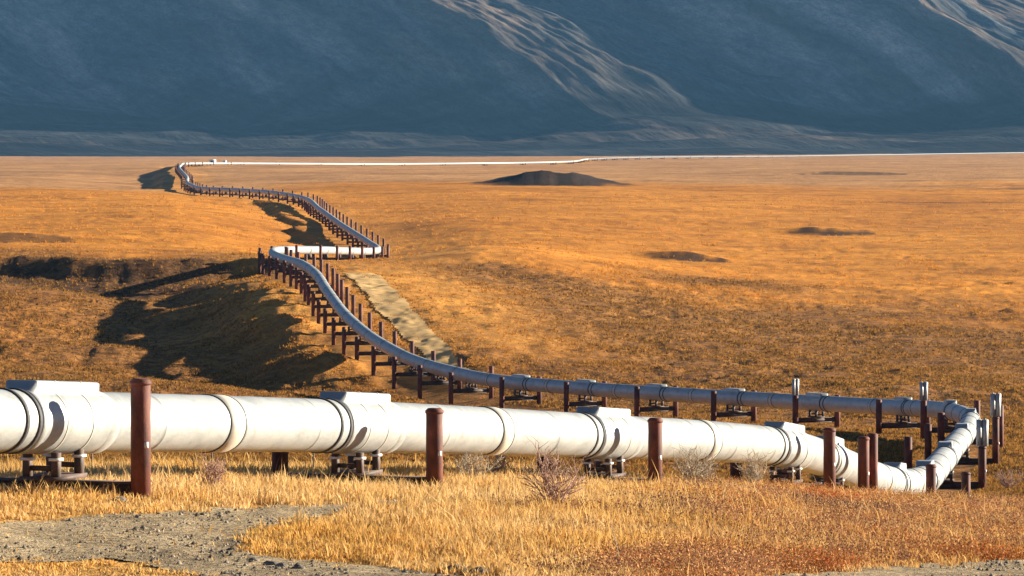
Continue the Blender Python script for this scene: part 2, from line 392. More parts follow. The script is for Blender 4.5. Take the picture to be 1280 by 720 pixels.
# ground cover colours
def ground_colour(x, d, z):
    gold = np.array([0.62, 0.245, 0.03]); brown = np.array([0.32, 0.145, 0.036]); straw = np.array([0.54, 0.29, 0.075])
    dim = np.array([0.52, 0.265, 0.095]); heath = np.array([0.045, 0.03, 0.022]); pad_and_lit_bank = np.array([0.62, 0.28, 0.05])  # heath colour also serves as painted shade on the left bank
    e = path_x(d)-x
    k = sst(d+fbm(x/40, d/60, 4, 31)*160+np.clip(x, -80, 200)*0.9, 640, 780)          # brown tussocks near, gold plain further
    c = brown*(1-k)[:, None]+gold*k[:, None]
    k2 = sst(d+fbm(x/150, d/250, 3, 33)*500, 1350, 1700)
    c = c*(1-k2)[:, None]+dim*k2[:, None]
    left = sst(-x, 55, 75)*sst(d, 380, 420)*(1-sst(d, 560, 640)); c = c*(1-0.4*left)[:, None]+gold*(0.4*left)[:, None]
    k3 = 1-sst(d, 160, 230); c = c*(1-k3)[:, None]+straw*k3[:, None]
    # sunlit road bank painted gold, and the disturbed ground along the pipeline
    pad = np.exp(-(e/12.0)**2)*sst(d, 250, 300); pad = pad*(0.3+0.7*sst(d, 430, 470)); c = c*(1-0.75*pad)[:, None]+pad_and_lit_bank*(0.75*pad)[:, None]
    pr = np.exp(-((e+19)/11.0)**2)*sst(d, 455, 500)*(1-sst(d, 760, 840)); c = c*(1-0.85*pr)[:, None]+pad_and_lit_bank*(0.85*pr)[:, None]
    # dark heath on the knolls; bank shade painted along the left escarpment
    dk = np.zeros_like(d)
    for cx, cy, rx, ry, s in ((15, 1496, 34, 30, 1.0), (77, 986, 12, 6, .9), (35.5, 818, 9, 5, .9), (160, 1890, 34, 14, .7), (-100, 785, 22, 8, .65),
                              (-47, 650, 12, 5, .8), (-75, 642, 36, 8, .85), (250, 1500, 90, 22, .55), (150, 1250, 60, 9, .4), (60, 1650, 40, 10, .4), (-250, 2200, 120, 40, .3), (190, 700, 14, 6, .5)):  # first two on this row paint shade on the left bank
        q = ((x-cx)/rx)**2+((d-cy)/ry)**2+fbm(x/4, d/6, 4, 41)*(0.35 if s == 1.0 else 1.1)
        dk = np.maximum(dk, s*(1-sst(q, 0.5, 1.2)))
    sd = scarp(x)+fbm(x/9, d/12, 4, 171)*14; dk = np.maximum(dk, (0.62+0.25*fbm(x/5, d/8, 4, 173))*sst(-x, 36, 46)*sst(d, sd-26, sd-14)*(1-sst(d, sd, sd+7)))  # darkens the escarpment face with painted shade
    c = c*(1-dk)[:, None]+heath*dk[:, None]  # heath tone on the knolls, painted shade on the left bank
    rough = 0.85*(1-0.8*k)*(1-k3*0.5); rough = np.clip(rough*(1-0.6*np.maximum(pad, pr)), 0.3, 1)
    return c, np.repeat(rough[:, None], 3, 1)

nr, ncn = GXX.shape
V = np.stack([GXX.ravel(), GDD.ravel(), GZZ.ravel()], 1)
ii = np.arange(nr*ncn).reshape(nr, ncn)
Q = np.stack([ii[:-1, :-1].ravel(), ii[:-1, 1:].ravel(), ii[1:, 1:].ravel(), ii[1:, :-1].ravel()], 1)
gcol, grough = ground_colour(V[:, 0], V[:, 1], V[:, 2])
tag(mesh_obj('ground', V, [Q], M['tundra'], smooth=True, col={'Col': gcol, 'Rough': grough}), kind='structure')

# ------------------------------------------------------------------ gravel roads
ROADS = {
 'gravel_track': ([(-120, 657), (0, 654), (120, 645), (250, 638), (400, 630), (520, 626), (640, 622), (640, 625), (520, 634), (430, 645), (355, 657), (310, 676), (300, 690), (350, 700), (480, 711), (620, 724), (640, 760), (300, 730), (150, 703), (0, 705), (-120, 706)], 70, 112, 0.13, -14, 2),
 'gravel_road': ([(930, 728), (1000, 718), (1100, 711), (1280, 701), (1420, 690), (1420, 790), (930, 790)], 62, 90, 0.13, 3, 14),
 'access_road': ([(422, 338), (443, 352), (464, 377), (489, 407), (514, 432), (533, 453), (550, 470), (600, 470), (578, 452), (552, 425), (524, 395), (500, 366), (476, 346), (445, 335)], 430, 640, 0.3, -32, 2)}
def road_mask(x, d, z, name, wob=1.0):
    px, py = screen(x, d, z)
    s = 5.0 if name != 'access_road' else 3.0
    f = 1.0 if name != 'access_road' else 0.16
    px = px+fbm(x*0.9*f, d*0.5*f, 5, 51)*26*wob*s/5*(1 if f == 1 else 0.45); py = py+fbm(x*0.8*f+9, d*0.5*f, 5, 52)*5*wob*(0 if f < 1 else 1)
    return inpoly(px, py, ROADS[name][0])
for name, (poly, da, db, st, xa, xb) in ROADS.items():
    xs = np.arange(xa, xb, st)*1.0; ys = np.arange(da, db, st*1.6)
    X, Y = np.meshgrid(xs, ys)
    Z = gz(X.ravel(), Y.ravel()).reshape(X.shape)
    m = road_mask(X.ravel(), Y.ravel(), Z.ravel(), name).reshape(X.shape)
    idx = np.arange(X.size).reshape(X.shape)
    ok = m[:-1, :-1] & m[1:, :-1] & m[:-1, 1:] & m[1:, 1:]
    Q = np.stack([idx[:-1, :-1][ok], idx[:-1, 1:][ok], idx[1:, 1:][ok], idx[1:, :-1][ok]], 1)
    used = np.unique(Q); rem = np.zeros(X.size, int); rem[used] = np.arange(len(used))
    lift = 0.03 if name != 'access_road' else 0.12
    Zr = Z+lift+fbm(X*1.7, Y*1.7, 3, 55)*0.05
    Vr = np.stack([X.ravel(), Y.ravel(), Zr.ravel()], 1)[used]
    tag(mesh_obj(name, Vr, [rem[Q]], M['dirt' if name == 'access_road' else 'gravel'], smooth=True), kind='structure')

# ------------------------------------------------------------------ pipeline
pipeline = empty('oil_pipeline', tuple(at_arc(arc_of_depth(91))))
tag(pipeline, 'long elevated pipeline in white metal jacket zigzagging across the orange valley', 'pipeline')
def local(o, root):
    o.parent = root; o.matrix_parent_inverse = root.matrix_basis.inverted()
def ring_frame(s):
    p = at_arc(s); t = tan_arc(s)
    n = np.cross(t, [0, 0, 1]); n /= np.linalg.norm(n); b = np.cross(n, t)
    return p, t, n, b
def sweep(profile, nseg, closed_ends=True):
    """profile: list of (arc, radius, lift) -> swept surface about the course"""
    V = []; fs = []
    a = np.arange(nseg)*2*math.pi/nseg
    for s, r, up in profile:
        p, t, n, b = ring_frame(s)
        V.append(p+np.outer(np.cos(a)*r, n)+np.outer(np.sin(a)*r+up, b))
    k = len(profile)
    i = np.arange(k-1)[:, None]*nseg; j = np.arange(nseg)[None]; j2 = (j+1) % nseg
    q = np.stack([(i+j).ravel(), (i+j2).ravel(), (i+nseg+j2).ravel(), (i+nseg+j).ravel()], 1)[:, ::-1]
    return np.concatenate(V), q
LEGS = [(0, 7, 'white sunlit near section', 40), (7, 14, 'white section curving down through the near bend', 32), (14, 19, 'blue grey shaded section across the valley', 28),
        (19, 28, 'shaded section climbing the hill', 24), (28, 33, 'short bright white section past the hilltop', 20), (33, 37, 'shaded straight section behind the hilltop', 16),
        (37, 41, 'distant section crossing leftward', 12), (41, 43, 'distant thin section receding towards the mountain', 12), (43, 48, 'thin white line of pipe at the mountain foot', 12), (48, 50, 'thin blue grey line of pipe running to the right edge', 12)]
for i0, i1, lab, ns in LEGS:
    sa, sb = arc_of_ctrl(i0), arc_of_ctrl(i1)
    ss = ARC[(ARC > sa) & (ARC < sb)]; ss = np.concatenate([[sa], ss, [sb]])
    prof = [(s, PIPE_R, 0) for s in ss]
    if i0 < 14:                                   # lapped edges of the metal jacket sheets
        for k, sk in enumerate(np.arange(sa+1.0, sb-1, 4.88)):
            prof = [p for p in prof if abs(p[0]-sk) > 0.06]+[(sk-0.02, PIPE_R, 0), (sk-0.015, PIPE_R+0.006, 0), (sk+0.05, PIPE_R+0.001, 0)]
        prof = sorted(prof); prof = [(a, b+0.004*math.sin(a*3.1)*math.sin(a*0.7+1), c) for a, b, c in prof]
    v, q = sweep(prof, ns)
    o = mesh_obj('pipe_section', v, [q], M['cloud_shade'] if i0 == 48 else M['pipe'], smooth=True); o['label'] = lab; local(o, pipeline)  # last section has cloud shade put into a darker jacket colour

def joint(s, ns, w=0.85):
    v, q = sweep([(s-w/2, PIPE_R, 0), (s-w/2+0.005, PIPE_R+0.02, 0), (s+w/2-0.005, PIPE_R+0.02, 0), (s+w/2, PIPE_R, 0)], ns)
    o = mesh_obj('joint_band', v, [q], M['band'], smooth=False); local(o, pipeline)
    for e in (-w/2-0.03, w/2+0.03):
        v, q = sweep([(s+e-0.035, PIPE_R, 0), (s+e-0.03, PIPE_R+0.026, 0), (s+e+0.03, PIPE_R+0.026, 0), (s+e+0.035, PIPE_R, 0)], ns)
        k = mesh_obj('seal', v, [q], M['seal']); k.parent = o
        
def saddle(s, ns, L=4.0):
    h = L/2
    al = np.abs((np.arange(ns*3)*2*math.pi/(ns*3)-math.pi/2+math.pi) % (2*math.pi)-math.pi)      # angle from the crown
    box = np.maximum(PIPE_R+0.035, np.where(al < 1.2, np.minimum((PIPE_R+0.22)/np.maximum(np.cos(al), .2), 0.40/np.maximum(np.sin(al), 1e-3)), 0))
    rnd = np.full(ns*3, PIPE_R+0.035)
    v, q = sweep([(s-h, PIPE_R, 0), (s-h+0.01, rnd, 0), (s-h+0.22, rnd, 0), (s-h+0.30, box*0.985, 0), (s-h+0.34, box, 0), (s+h-0.5, box, 0), (s+h-0.46, box*0.99, 0), (s+h-0.44, rnd, 0), (s+h, rnd, 0), (s+h+0.01, PIPE_R, 0)], ns*3)
    o = mesh_obj('saddle_shell', v, [q], M['pipe'], smooth=False); local(o, pipeline)
    if ns >= 40:
        for e in (-0.75, 0.6):
            v, q = sweep([(s+e-0.03, box, 0), (s+e-0.028, box+0.012, 0), (s+e+0.028, box+0.012, 0), (s+e+0.03, box, 0)], ns*3)
            k = mesh_obj('strap', v, [q], M['band']); k.parent = o
    for e in (-h-0.12, -h-0.75):
        v, q = sweep([(s+e-0.07, PIPE_R, 0), (s+e-0.06, PIPE_R+0.035, 0), (s+e+0.06, PIPE_R+0.035, 0), (s+e+0.07, PIPE_R, 0)], ns)
        k = mesh_obj('seal', v, [q], M['seal']); k.parent = o
    return o

# ------------------------------------------------------------------ supports
def support(s, lo=2.1, ro=2.1, top_l=0.7, top_r=0.7, label='', group=None, fins=(False, False), detail=2, beam=True, twin=False):
    p, t, n, b = ring_frame(s)
    n2 = np.array([n[0], n[1], 0]); n2 /= np.linalg.norm(n2)          # to the right of the course
    rz = math.atan2(n2[1], n2[0])
    g = gz(p[0], p[1])[0]
    root = empty('pipe_support', (p[0], p[1], g), rz)
    tag(root, label, 'pipe support', group)
    zc = p[2]-g                                                       # centre line above ground, local coordinates
    seg = {2: 20, 1: 12, 0: 6}[detail]
    r = 0.23 if detail == 2 else 0.27
    for sx, off, tp, fin in ((-1, lo, top_l, fins[0]), (1, ro, top_r, fins[1])):
        w = p+sx*n2*off; gl = gz(w[0], w[1])[0]-g
        m = MB(); m.cyl((sx*off, 0), r, gl-0.5, zc+tp, seg, 0.05 if detail else 0.0)
        po = m.build('post', M['rust'], root, smooth=False)
        if detail == 2 and sx > 0:
            hz = (gl+zc+tp)*0.45
            m = MB(); m.box((sx*off+0.20, -0.13, hz), (0.07, 0.09, 0.13), -0.55); m.build('tag_plate', M['pad'], po)
            m = MB(); m.cyl((sx*off, 0), r+0.022, zc+tp-0.14, zc+tp-0.06, seg); m.build('cap_ring', M['rust'], po)
        if twin and sx > 0:
            m = MB(); m.cyl((sx*off+0.3, 0.45), r*0.9, gl-0.5, zc+tp+0.1, seg, 0.05); m.build('post', M['rust'], root)
        if fin:
            mf = MB()
            for dx in (-0.17, 0.17):
                mf.cyl((sx*off+dx, 0), 0.17, zc+tp+0.02, zc+tp+1.5, 24, 0.0, star=0.72)
                mf.cyl((sx*off+dx, 0), 0.05, zc+tp-0.2, zc+tp+1.58, 8)
            mf.build('heat_fin', M['fin'], po)
    if beam:
        zt = zc-PIPE_R-0.62
        m = MB(); x0, x1 = -lo+r*0.9, ro-r*0.9; L = x1-x0; cx = (x0+x1)/2
        if detail:
            m.box((cx, 0, zt-0.025), (L, 0.34, 0.05)); m.box((cx, 0, zt-0.425), (L, 0.34, 0.05)); m.box((cx, 0, zt-0.225), (L, 0.05, 0.346))
        else: m.box((cx, 0, zt-0.2), (L, 0.3, 0.4))
        m.build('crossbeam', M['beam'], root)
        m = MB()
        ztop = zc-PIPE_R-0.02
        if detail:
            m.box((0, 0, zt+0.06), (1.0, 1.5, 0.10))
            for dx in (-0.36, 0.36):
                for dy in (-0.6, 0.6): m.box((dx, dy, (zt+0.11+ztop)/2+0.03), (0.16, 0.2, ztop-zt-0.11+0.06))
            m.box((0, -0.6, zt+0.3), (0.56, 0.06, 0.12)); m.box((0, 0.6, zt+0.3), (0.56, 0.06, 0.12))
        else: m.box((0, 0, (zt+ztop)/2), (0.9, 1.2, ztop-zt-0.01))
        sh = m.build('sliding_shoe', M['beam'], root)
        if detail == 2:
            for dx in (-0.36, 0.36):
                for dy in (-0.6, 0.6):
                    m = MB(); m.box((dx, dy, ztop-0.09), (0.24, 0.3, 0.06)); m.build('slide_pad', M['pad'], sh)
    return root

ORD = ['first', 'second', 'third', 'fourth', 'fifth', 'sixth', 'seventh', 'eighth', 'ninth', 'tenth', 'eleventh', 'twelfth', 'thirteenth', 'fourteenth', 'fifteenth', 'sixteenth', 'seventeenth', 'eighteenth', 'nineteenth', 'twentieth']
ORD += ['twenty-'+o for o in ORD[:9]]+['thirtieth']
g_near = 'rusty supports under the near sunlit pipe'
near = [(92.0, 2.2, 2.2, 0.4, 1.03, 'rust brown support with the tallest post, at the left edge'),
        (109.6, 2.25, 2.3, 0.45, 0.55, 'rust brown support under the near pipe, behind the pale gravel track'),
        (130.0, 2.05, 1.75, 0.4, 0.64, 'rust brown support beside the bare reddish shrub under the near pipe'),
        (150.5, 1.9, 1.7, 0.35, 0.8, 'rust brown support where the near pipe starts bending down')]
for d, lo, ro, tl, tr, lab in near:
    s = arc_of_depth(d); support(s, lo, ro, tl, tr, lab, g_near); saddle(s, 40)
for d in (84.5, 100.5, 119.5, 140.0, 158): joint(arc_of_depth(d), 40)
g_bend = 'supports around the right hand pipe bend'
bend = [(159.5, 1.7, 1.35, 0.5, 1.0, 'rust brown support with two close posts below the end of the white pipe', (0, 0)),
        (180, 1.9, 1.6, 0.4, 0.9, 'rust brown support at the lowest point of the white bend', (0, 0)),
        (198, 2.0, 2.0, 0.6, 0.4, 'rust brown support under the white pipe rising from the bend', (0, 0)),
        (228, 2.1, 2.1, 1.2, 0.7, 'support carrying grey heat fins right beside the bright bend', (0, 1)),
        (262, 2.2, 2.2, 0.9, 1.4, 'tall support with grey heat fins above the right bend', (0, 1)),
        (300, 2.2, 2.2, 0.6, 1.2, 'dark support outside the far corner of the bend', (0, 0)),
        (330, 2.2, 2.2, 0.9, 0.9, 'support with a grey finned post left of the far corner', (1, 0))]
for d, lo, ro, tl, tr, lab, fn in bend:
    s = arc_of_depth(d); support(s, lo, ro, tl, tr, lab, g_bend, fn, 2 if d < 300 else 1, twin=d < 160); saddle(s, 32, 3.0)
for d in (173, 187, 192, 205, 215, 238, 250, 273, 288, 310, 321, 345): joint(arc_of_depth(d), 32, 0.6)
g_val = 'supports of the shaded pipe across the valley'
a0, a1 = arc_of_ctrl(16), arc_of_ctrl(19)
vx = [(1095+17, ), ]
k = 0
for px in (1128, 1019, 915, 822, 733, 648):
    q = PATH[:, 0]/PATH[:, 1]*F+640; sel = (ARC > a0-30) & (ARC < a1+6)
    s = ARC[sel][np.argmin(np.abs(q[sel]-px))]
    support(s, 2.2, 2.2, 0.75, 0.7, 'dark support under the shaded valley pipe, %s from the right bend' % ORD[k], g_val, (1, 0) if k == 1 else (0, 0), 1)
    saddle(s, 28, 3.6); joint(s+7.5, 28, 0.5); k += 1
g_hill = 'supports of the pipe climbing the hill'
s0, s1 = arc_of_ctrl(19)+8, arc_of_ctrl(28)+2
n = 20
for k in range(n):
    s = s0+(s1-s0)*k/(n-1)
    support(s, 2.3, 2.3, 0.5, 1.1, 'dark post pair under the pipe climbing the hill, %s up from the valley' % ORD[k], g_hill, (0, 0), 1)
    if k < 14: joint(s+5, 24, 0.5)
g_crest = 'supports of the short bright white pipe'
s0, s1 = arc_of_ctrl(28)+14, arc_of_ctrl(33)+8
n = 10
for k in range(n):
    s = s0+(s1-s0)*k/(n-1)
    support(s, 2.2, 2.2, 0.7, 0.9, 'small dark support of the short white pipe past the hilltop, %s from its left end' % ORD[k], g_crest, (0, 0), 0)
g_far = 'supports of the shaded pipe behind the hilltop'
s0, s1 = arc_of_ctrl(33)+24, arc_of_ctrl(37)
n = 20
for k in range(n):
    s = s0+(s1-s0)*k/(n-1)
    support(s, 2.2, 2.2, 0.6, 1.5, 'small dark support of the straight shaded pipe behind the hilltop, %s from its near end' % ORD[k], g_far, (0, 0), 0)
g_far2 = 'tiny supports of the distant leftward pipe'
s0, s1 = arc_of_ctrl(37)+16, arc_of_ctrl(41)
n = 14
for k in range(n):
    s = s0+(s1-s0)*k/(n-1)
    support(s, 2.2, 2.2, 0.7, 1.2, 'tiny dark support of the distant leftward pipe, %s from its right end' % ORD[k], g_far2, (0, 0), 0)
g_far3 = 'tiny supports of the farthest receding pipe'
s0, s1 = arc_of_ctrl(41)+20, arc_of_ctrl(45)-10
for k in range(22):
    support(s0+(s1-s0)*k/21, 2.2, 2.2, 0.7, 1.0, 'tiny dark support under the thin pipe receding to the mountain foot', g_far3, (0, 0), 0)
s0, s1 = arc_of_ctrl(45)+20, arc_of_ctrl(49)-10
for k in range(30):
    support(s0+(s1-s0)*k/29, 2.2, 2.2, 0.3, 0.3, 'speck sized support under the white line of pipe at the mountain foot', 'speck sized supports at the mountain foot', (0, 0), 0)

# ------------------------------------------------------------------ shed beside the far pipe, stakes, stones
p = hit(266, 203.5, 2200, 3200)
sh = empty('equipment_shed', tuple(p)); sh.scale = (0.7, 0.7, 0.7); tag(sh, 'tiny white shed with a dark doorway by the far pipe corner', 'shed')
m = MB(); m.box((0, 0, 1.5), (7, 5, 3.0)); m.build('wall', M['white'], sh)
m = MB(); v = np.array([[-3.7, -2.7, 3.0], [3.7, -2.7, 3.0], [3.7, 2.7, 3.0], [-3.7, 2.7, 3.0], [-3.7, 0, 4.2], [3.7, 0, 4.2]])
m.add(v, [(0, 1, 5, 4), (2, 3, 4, 5), (0, 4, 3), (1, 2, 5), (3, 2, 1, 0)]); m.build('roof', M['white'], sh)
m = MB(); m.box((-1.0, -2.53, 1.25), (2.4, 0.1, 2.4)); m.build('door', M['dark'], sh)
p = hit(281, 203.5, 2200, 3200)
tr = empty('storage_tank', tuple(p)); tr.scale = (0.7, 0.7, 0.7); tag(tr, 'tiny white tank standing right of the far shed', 'tank')
m = MB(); m.cyl((0, 0), 2.2, -0.3, 3.2, 20, 0.5); m.build('tank_body', M['white'], tr, True)
m = MB(); m.cyl((0.6, 0), 0.15, 3.0, 5.2, 8); m.build('vent_pipe', M['white'], tr)

for px, d, h, lab in ((115, 112, 1.25, 'thin grey stake below the pipe, nearest the left edge'), (265, 118, 1.3, 'thin grey stake under the pipe right of the tallest rusty post'), (392, 122, 1.3, 'thin grey stake under the pipe just left of a sliding shoe')):
    x = (px-640)/F*d; z = gz(x, d)[0]
    m = MB(); m.cyl((0, 0), 0.022, -0.3, h, 8); o = m.build('marker_stake', M['stake']); o.location = (x, d, z)
    tag(o, lab, 'stake', 'thin stakes under the pipe')

def rock_mesh(r, seed):
    import bmesh
    bm = bmesh.new(); bmesh.ops.create_icosphere(bm, subdivisions=2, radius=r)
    rr = random.Random(seed); off = rr.random()*50
    for v in bm.verts:
        k = 1+0.35*float(fbm(np.array([v.co.x/r*0.9+off]), np.array([v.co.y/r*0.9+v.co.z/r*0.7]), 2, seed)[0])
        v.co *= k; v.co.z *= 0.6
    me = bpy.data.meshes.new('rock'); bm.to_mesh(me); bm.free(); me.materials.append(M['stone']); return me
RM = [rock_mesh(0.14, 3), rock_mesh(0.14, 8), rock_mesh(0.14, 15)]
rk = [(570, 716, 1.5), (600, 718, 1.4), (340, 708, 1.1), (352, 710, 0.9), (318, 703, 0.8), (290, 690, 0.9), (395, 657, 0.9), (372, 712, 0.8), (150, 628, 1.4)]
for i, (px, py, sc) in enumerate(rk):
    q = hit(px, py, 66, 130)
    o = bpy.data.objects.new('rock', RM[i % 3]); COL.objects.link(o); o.location = tuple(q+np.array([0, 0, 0.02])); o.scale = (sc*1.2, sc, sc); o.rotation_euler = (0, 0, i*1.3)
    tag(o, ['largest dark stone at the bottom edge of the grass', 'dark stone just right of the largest one at the bottom edge'][i] if i < 2 else 'pale stone in the grass under the left crossbeam' if i == 8 else 'small grey stone on the edge of the foreground gravel track', 'rock', 'stones by the track')

def pebbles():
    n = 30000; u = RNG.uniform(-60, 1330, n); d = 1/RNG.uniform(1/112, 1/66, n); x = (u-640)/F*d; z = gz(x, d)
    m = road_mask(x, d, z, 'gravel_track') | road_mask(x, d, z, 'gravel_road')
    m &= fbm(x*0.5, d*0.35, 3, 151) > RNG.uniform(-0.35, 0.4, n)
    x, d, z = x[m], d[m], z[m]; n = len(x)
    r = 0.022+0.05*RNG.random(n)**4; base = np.array([[1, 0, 0], [0, 1, 0], [-1, 0, 0], [0, -1, 0], [0, 0, 0.9], [0.5, 0.4, 0.7]])
    V = base[None, :5]*r[:, None, None]*RNG.uniform(0.6, 1.4, (n, 5, 3)); a = RNG.uniform(0, 6.3, n)
    ca, sa = np.cos(a)[:, None], np.sin(a)[:, None]
    V = np.stack([V[..., 0]*ca-V[..., 1]*sa+x[:, None], V[..., 0]*sa+V[..., 1]*ca+d[:, None], V[..., 2]+z[:, None]+0.03], 2).reshape(-1, 3)
    i0 = np.arange(n)[:, None]*5
    T = np.concatenate([i0+np.array([[k, (k+1) % 4, 4]]) for k in range(4)])
    g = RNG.uniform(0.10, 0.50, n)[:, None]*np.array([1, 0.83, 0.61])
    tag(mesh_obj('loose_gravel', V, [T], M['heath'], col=np.repeat(g, 5, 0)), 'loose grey stones scattered over the gravel track', 'gravel', kind='stuff')
# ------------------------------------------------------------------ foreground grass, dwarf shrubs, tussocks
def in_any_road(x, d, z):
    m = np.zeros(x.shape, bool)
    for nme in ROADS: m |= road_mask(x, d, z, nme)
    return m
def sample(n, ua, ub, da, db):
    u = RNG.uniform(ua, ub, n); d = 1/(RNG.uniform(1/db, 1/da, n)); x = (u-640)/F*d
    return x, d
def soft_road(x, d, z):
    px, py = screen(x, d, z); j = fbm(x*2.1, d*1.1, 3, 161)
    m = np.zeros(x.shape, bool)
    for nme in ('gravel_track', 'gravel_road'): m |= inpoly(px+j*60, py+fbm(x*1.9, d*1.2, 3, 163)*16, ROADS[nme][0])
    return m
pebbles()
def grass():
    x, d = sample(460000, -330, 1690, 67, 205)
    z = gz(x, d); px, py = screen(x, d, z)
    clump = fbm(x*1.3, d*1.3, 3, 61); big = fbm(x/5, d/5, 3, 62)
    keep = (~soft_road(x, d, z)) | (RNG.random(len(x)) < 0.012)
    keep &= RNG.random(len(x)) < np.clip(0.85+clump*0.9, 0.25, 1)
    red = sst(px+fbm(x/4, d/4, 3, 71)*420, 720, 1000); keep &= RNG.random(len(x)) > red*0.5
    x, d, z, clump, big = x[keep], d[keep], z[keep], clump[keep], big[keep]; n = len(x)
    h = (0.17+0.24*RNG.random(n)**1.5)*(1+0.7*clump)*(1+0.35*big)
    px2, py2 = screen(x, d, z)
    h = np.clip(h, 0.1, 0.62)*(0.42+0.58*np.clip(sst(px2, 330, 560)+sst(d, 88, 94), 0, 1))*(0.55+0.45*sst(-py2, -706, -690))
    tall = (RNG.random(n) < 0.018) & (h > 0.15); h = np.where(tall, h*1.9, h)
    a = RNG.uniform(0, 2*math.pi, n); lean = h*np.where(RNG.random(n) < 0.3, RNG.uniform(0.5, 1.3, n), RNG.uniform(0.1, 0.5, n)); w = RNG.uniform(0.010, 0.022, n)
    dx, dy = np.cos(a), np.sin(a)
    base = np.stack([x, d, z-0.02], 1); side = np.stack([-dy*w, dx*w, 0*w], 1)
    mid = base+np.stack([dx*lean*0.35, dy*lean*0.35, h*0.6], 1); tip = base+np.stack([dx*lean, dy*lean, h], 1)
    V = np.stack([base-side, base+side, mid+side*0.8, mid-side*0.8, tip], 1).reshape(-1, 3)
    i0 = np.arange(n)[:, None]*5
    gold = np.array([0.68, 0.385, 0.095]); pale = np.array([0.78, 0.56, 0.27]); rust = np.array([0.40, 0.16, 0.05]); brown = np.array([0.34, 0.19, 0.06])
    k = np.clip(0.45+big*0.9+RNG.normal(0, 0.22, n), 0, 1)[:, None]; c = gold*k+pale*(1-k)
    k = np.clip(0.12-clump*0.9+RNG.normal(0, 0.2, n), 0, 0.9)[:, None]; c = c*(1-k)+brown*k
    rz = np.clip(sst(px2+fbm(x/3, d/3, 3, 64)*260, 760, 980), 0, 1)*0.55*RNG.random(n); c = c*(1-rz)[:, None]+rust*rz[:, None]
    tag(mesh_obj('dry_grass', V, [i0+np.array([[0, 1, 2, 3]]), i0+np.array([[3, 2, 4]])], M['leaf'], col=np.repeat(c, 5, 0)),
        'long straw coloured dry grass in the foreground', 'grass', kind='stuff')
grass()
def leaf_cloud(x, d, z, rad, hgt, nl, size, cols, name, label, cat, mat, pick):
    n = len(x)
    a = RNG.uniform(0, 2*math.pi, (n, nl)); r = np.sqrt(RNG.random((n, nl)))*rad[:, None]
    hz = RNG.random((n, nl))**0.8*hgt[:, None]*(1-0.6*(r/rad[:, None])**2)
    c = np.stack([x[:, None]+r*np.cos(a), d[:, None]+r*np.sin(a), z[:, None]+hz], 2).reshape(-1, 3)
    m = len(c); s = size*RNG.uniform(0.6, 1.4, m)
    v1 = RNG.normal(0, 1, (m, 3)); v1 /= np.linalg.norm(v1, axis=1)[:, None]
    v2 = np.cross(v1, RNG.normal(0, 1, (m, 3))); v2 /= np.linalg.norm(v2, axis=1)[:, None]
    V = np.stack([c-v1*s[:, None], c+v2*s[:, None]*0.6, c+v1*s[:, None], c-v2*s[:, None]*0.6], 1).reshape(-1, 3)
    cc = cols[np.clip((np.repeat(pick, nl)*len(cols)+RNG.normal(0, 0.8, m)), 0, len(cols)-1).astype(int)]*RNG.uniform(0.75, 1.25, (m, 1))
    tag(mesh_obj(name, V, [np.arange(m*4).reshape(-1, 4)], mat, col=np.repeat(cc, 4, 0)), label, cat, kind='stuff')
def dwarf():
    x, d = sample(42000, 560, 1690, 68, 175)
    z = gz(x, d); px, py = screen(x, d, z)
    den = sst(px+fbm(x/4, d/4, 3, 71)*420, 720, 1000)*(0.35+0.9*(fbm(x/1.6, d/1.6, 3, 72) > -0.05))
    keep = (RNG.random(len(x)) < den) & ~in_any_road(x, d, z)
    x, d, z = x[keep], d[keep], z[keep]; n = len(x)
    cols = np.array([[0.18, 0.10, 0.065], [0.33, 0.17, 0.10], [0.44, 0.23, 0.11], [0.55, 0.30, 0.13], [0.42, 0.20, 0.07], [0.46, 0.13, 0.04]])
    pk = np.clip(0.4+fbm(x/3, d/3, 3, 73)*0.9, 0, 0.8)
    red = np.exp(-((x/d*F+640-1035)/55)**2-((d-128)/14)**2); pk = np.where(red > 0.45, 1.0, pk)
    leaf_cloud(x, d, z, RNG.uniform(0.15, 0.35, n), RNG.uniform(0.28, 0.55, n), 26, 0.024, cols, 'dwarf_birch', 'low rust red dwarf birch cover in the right foreground', 'ground cover', M['heath'], pk)
dwarf()
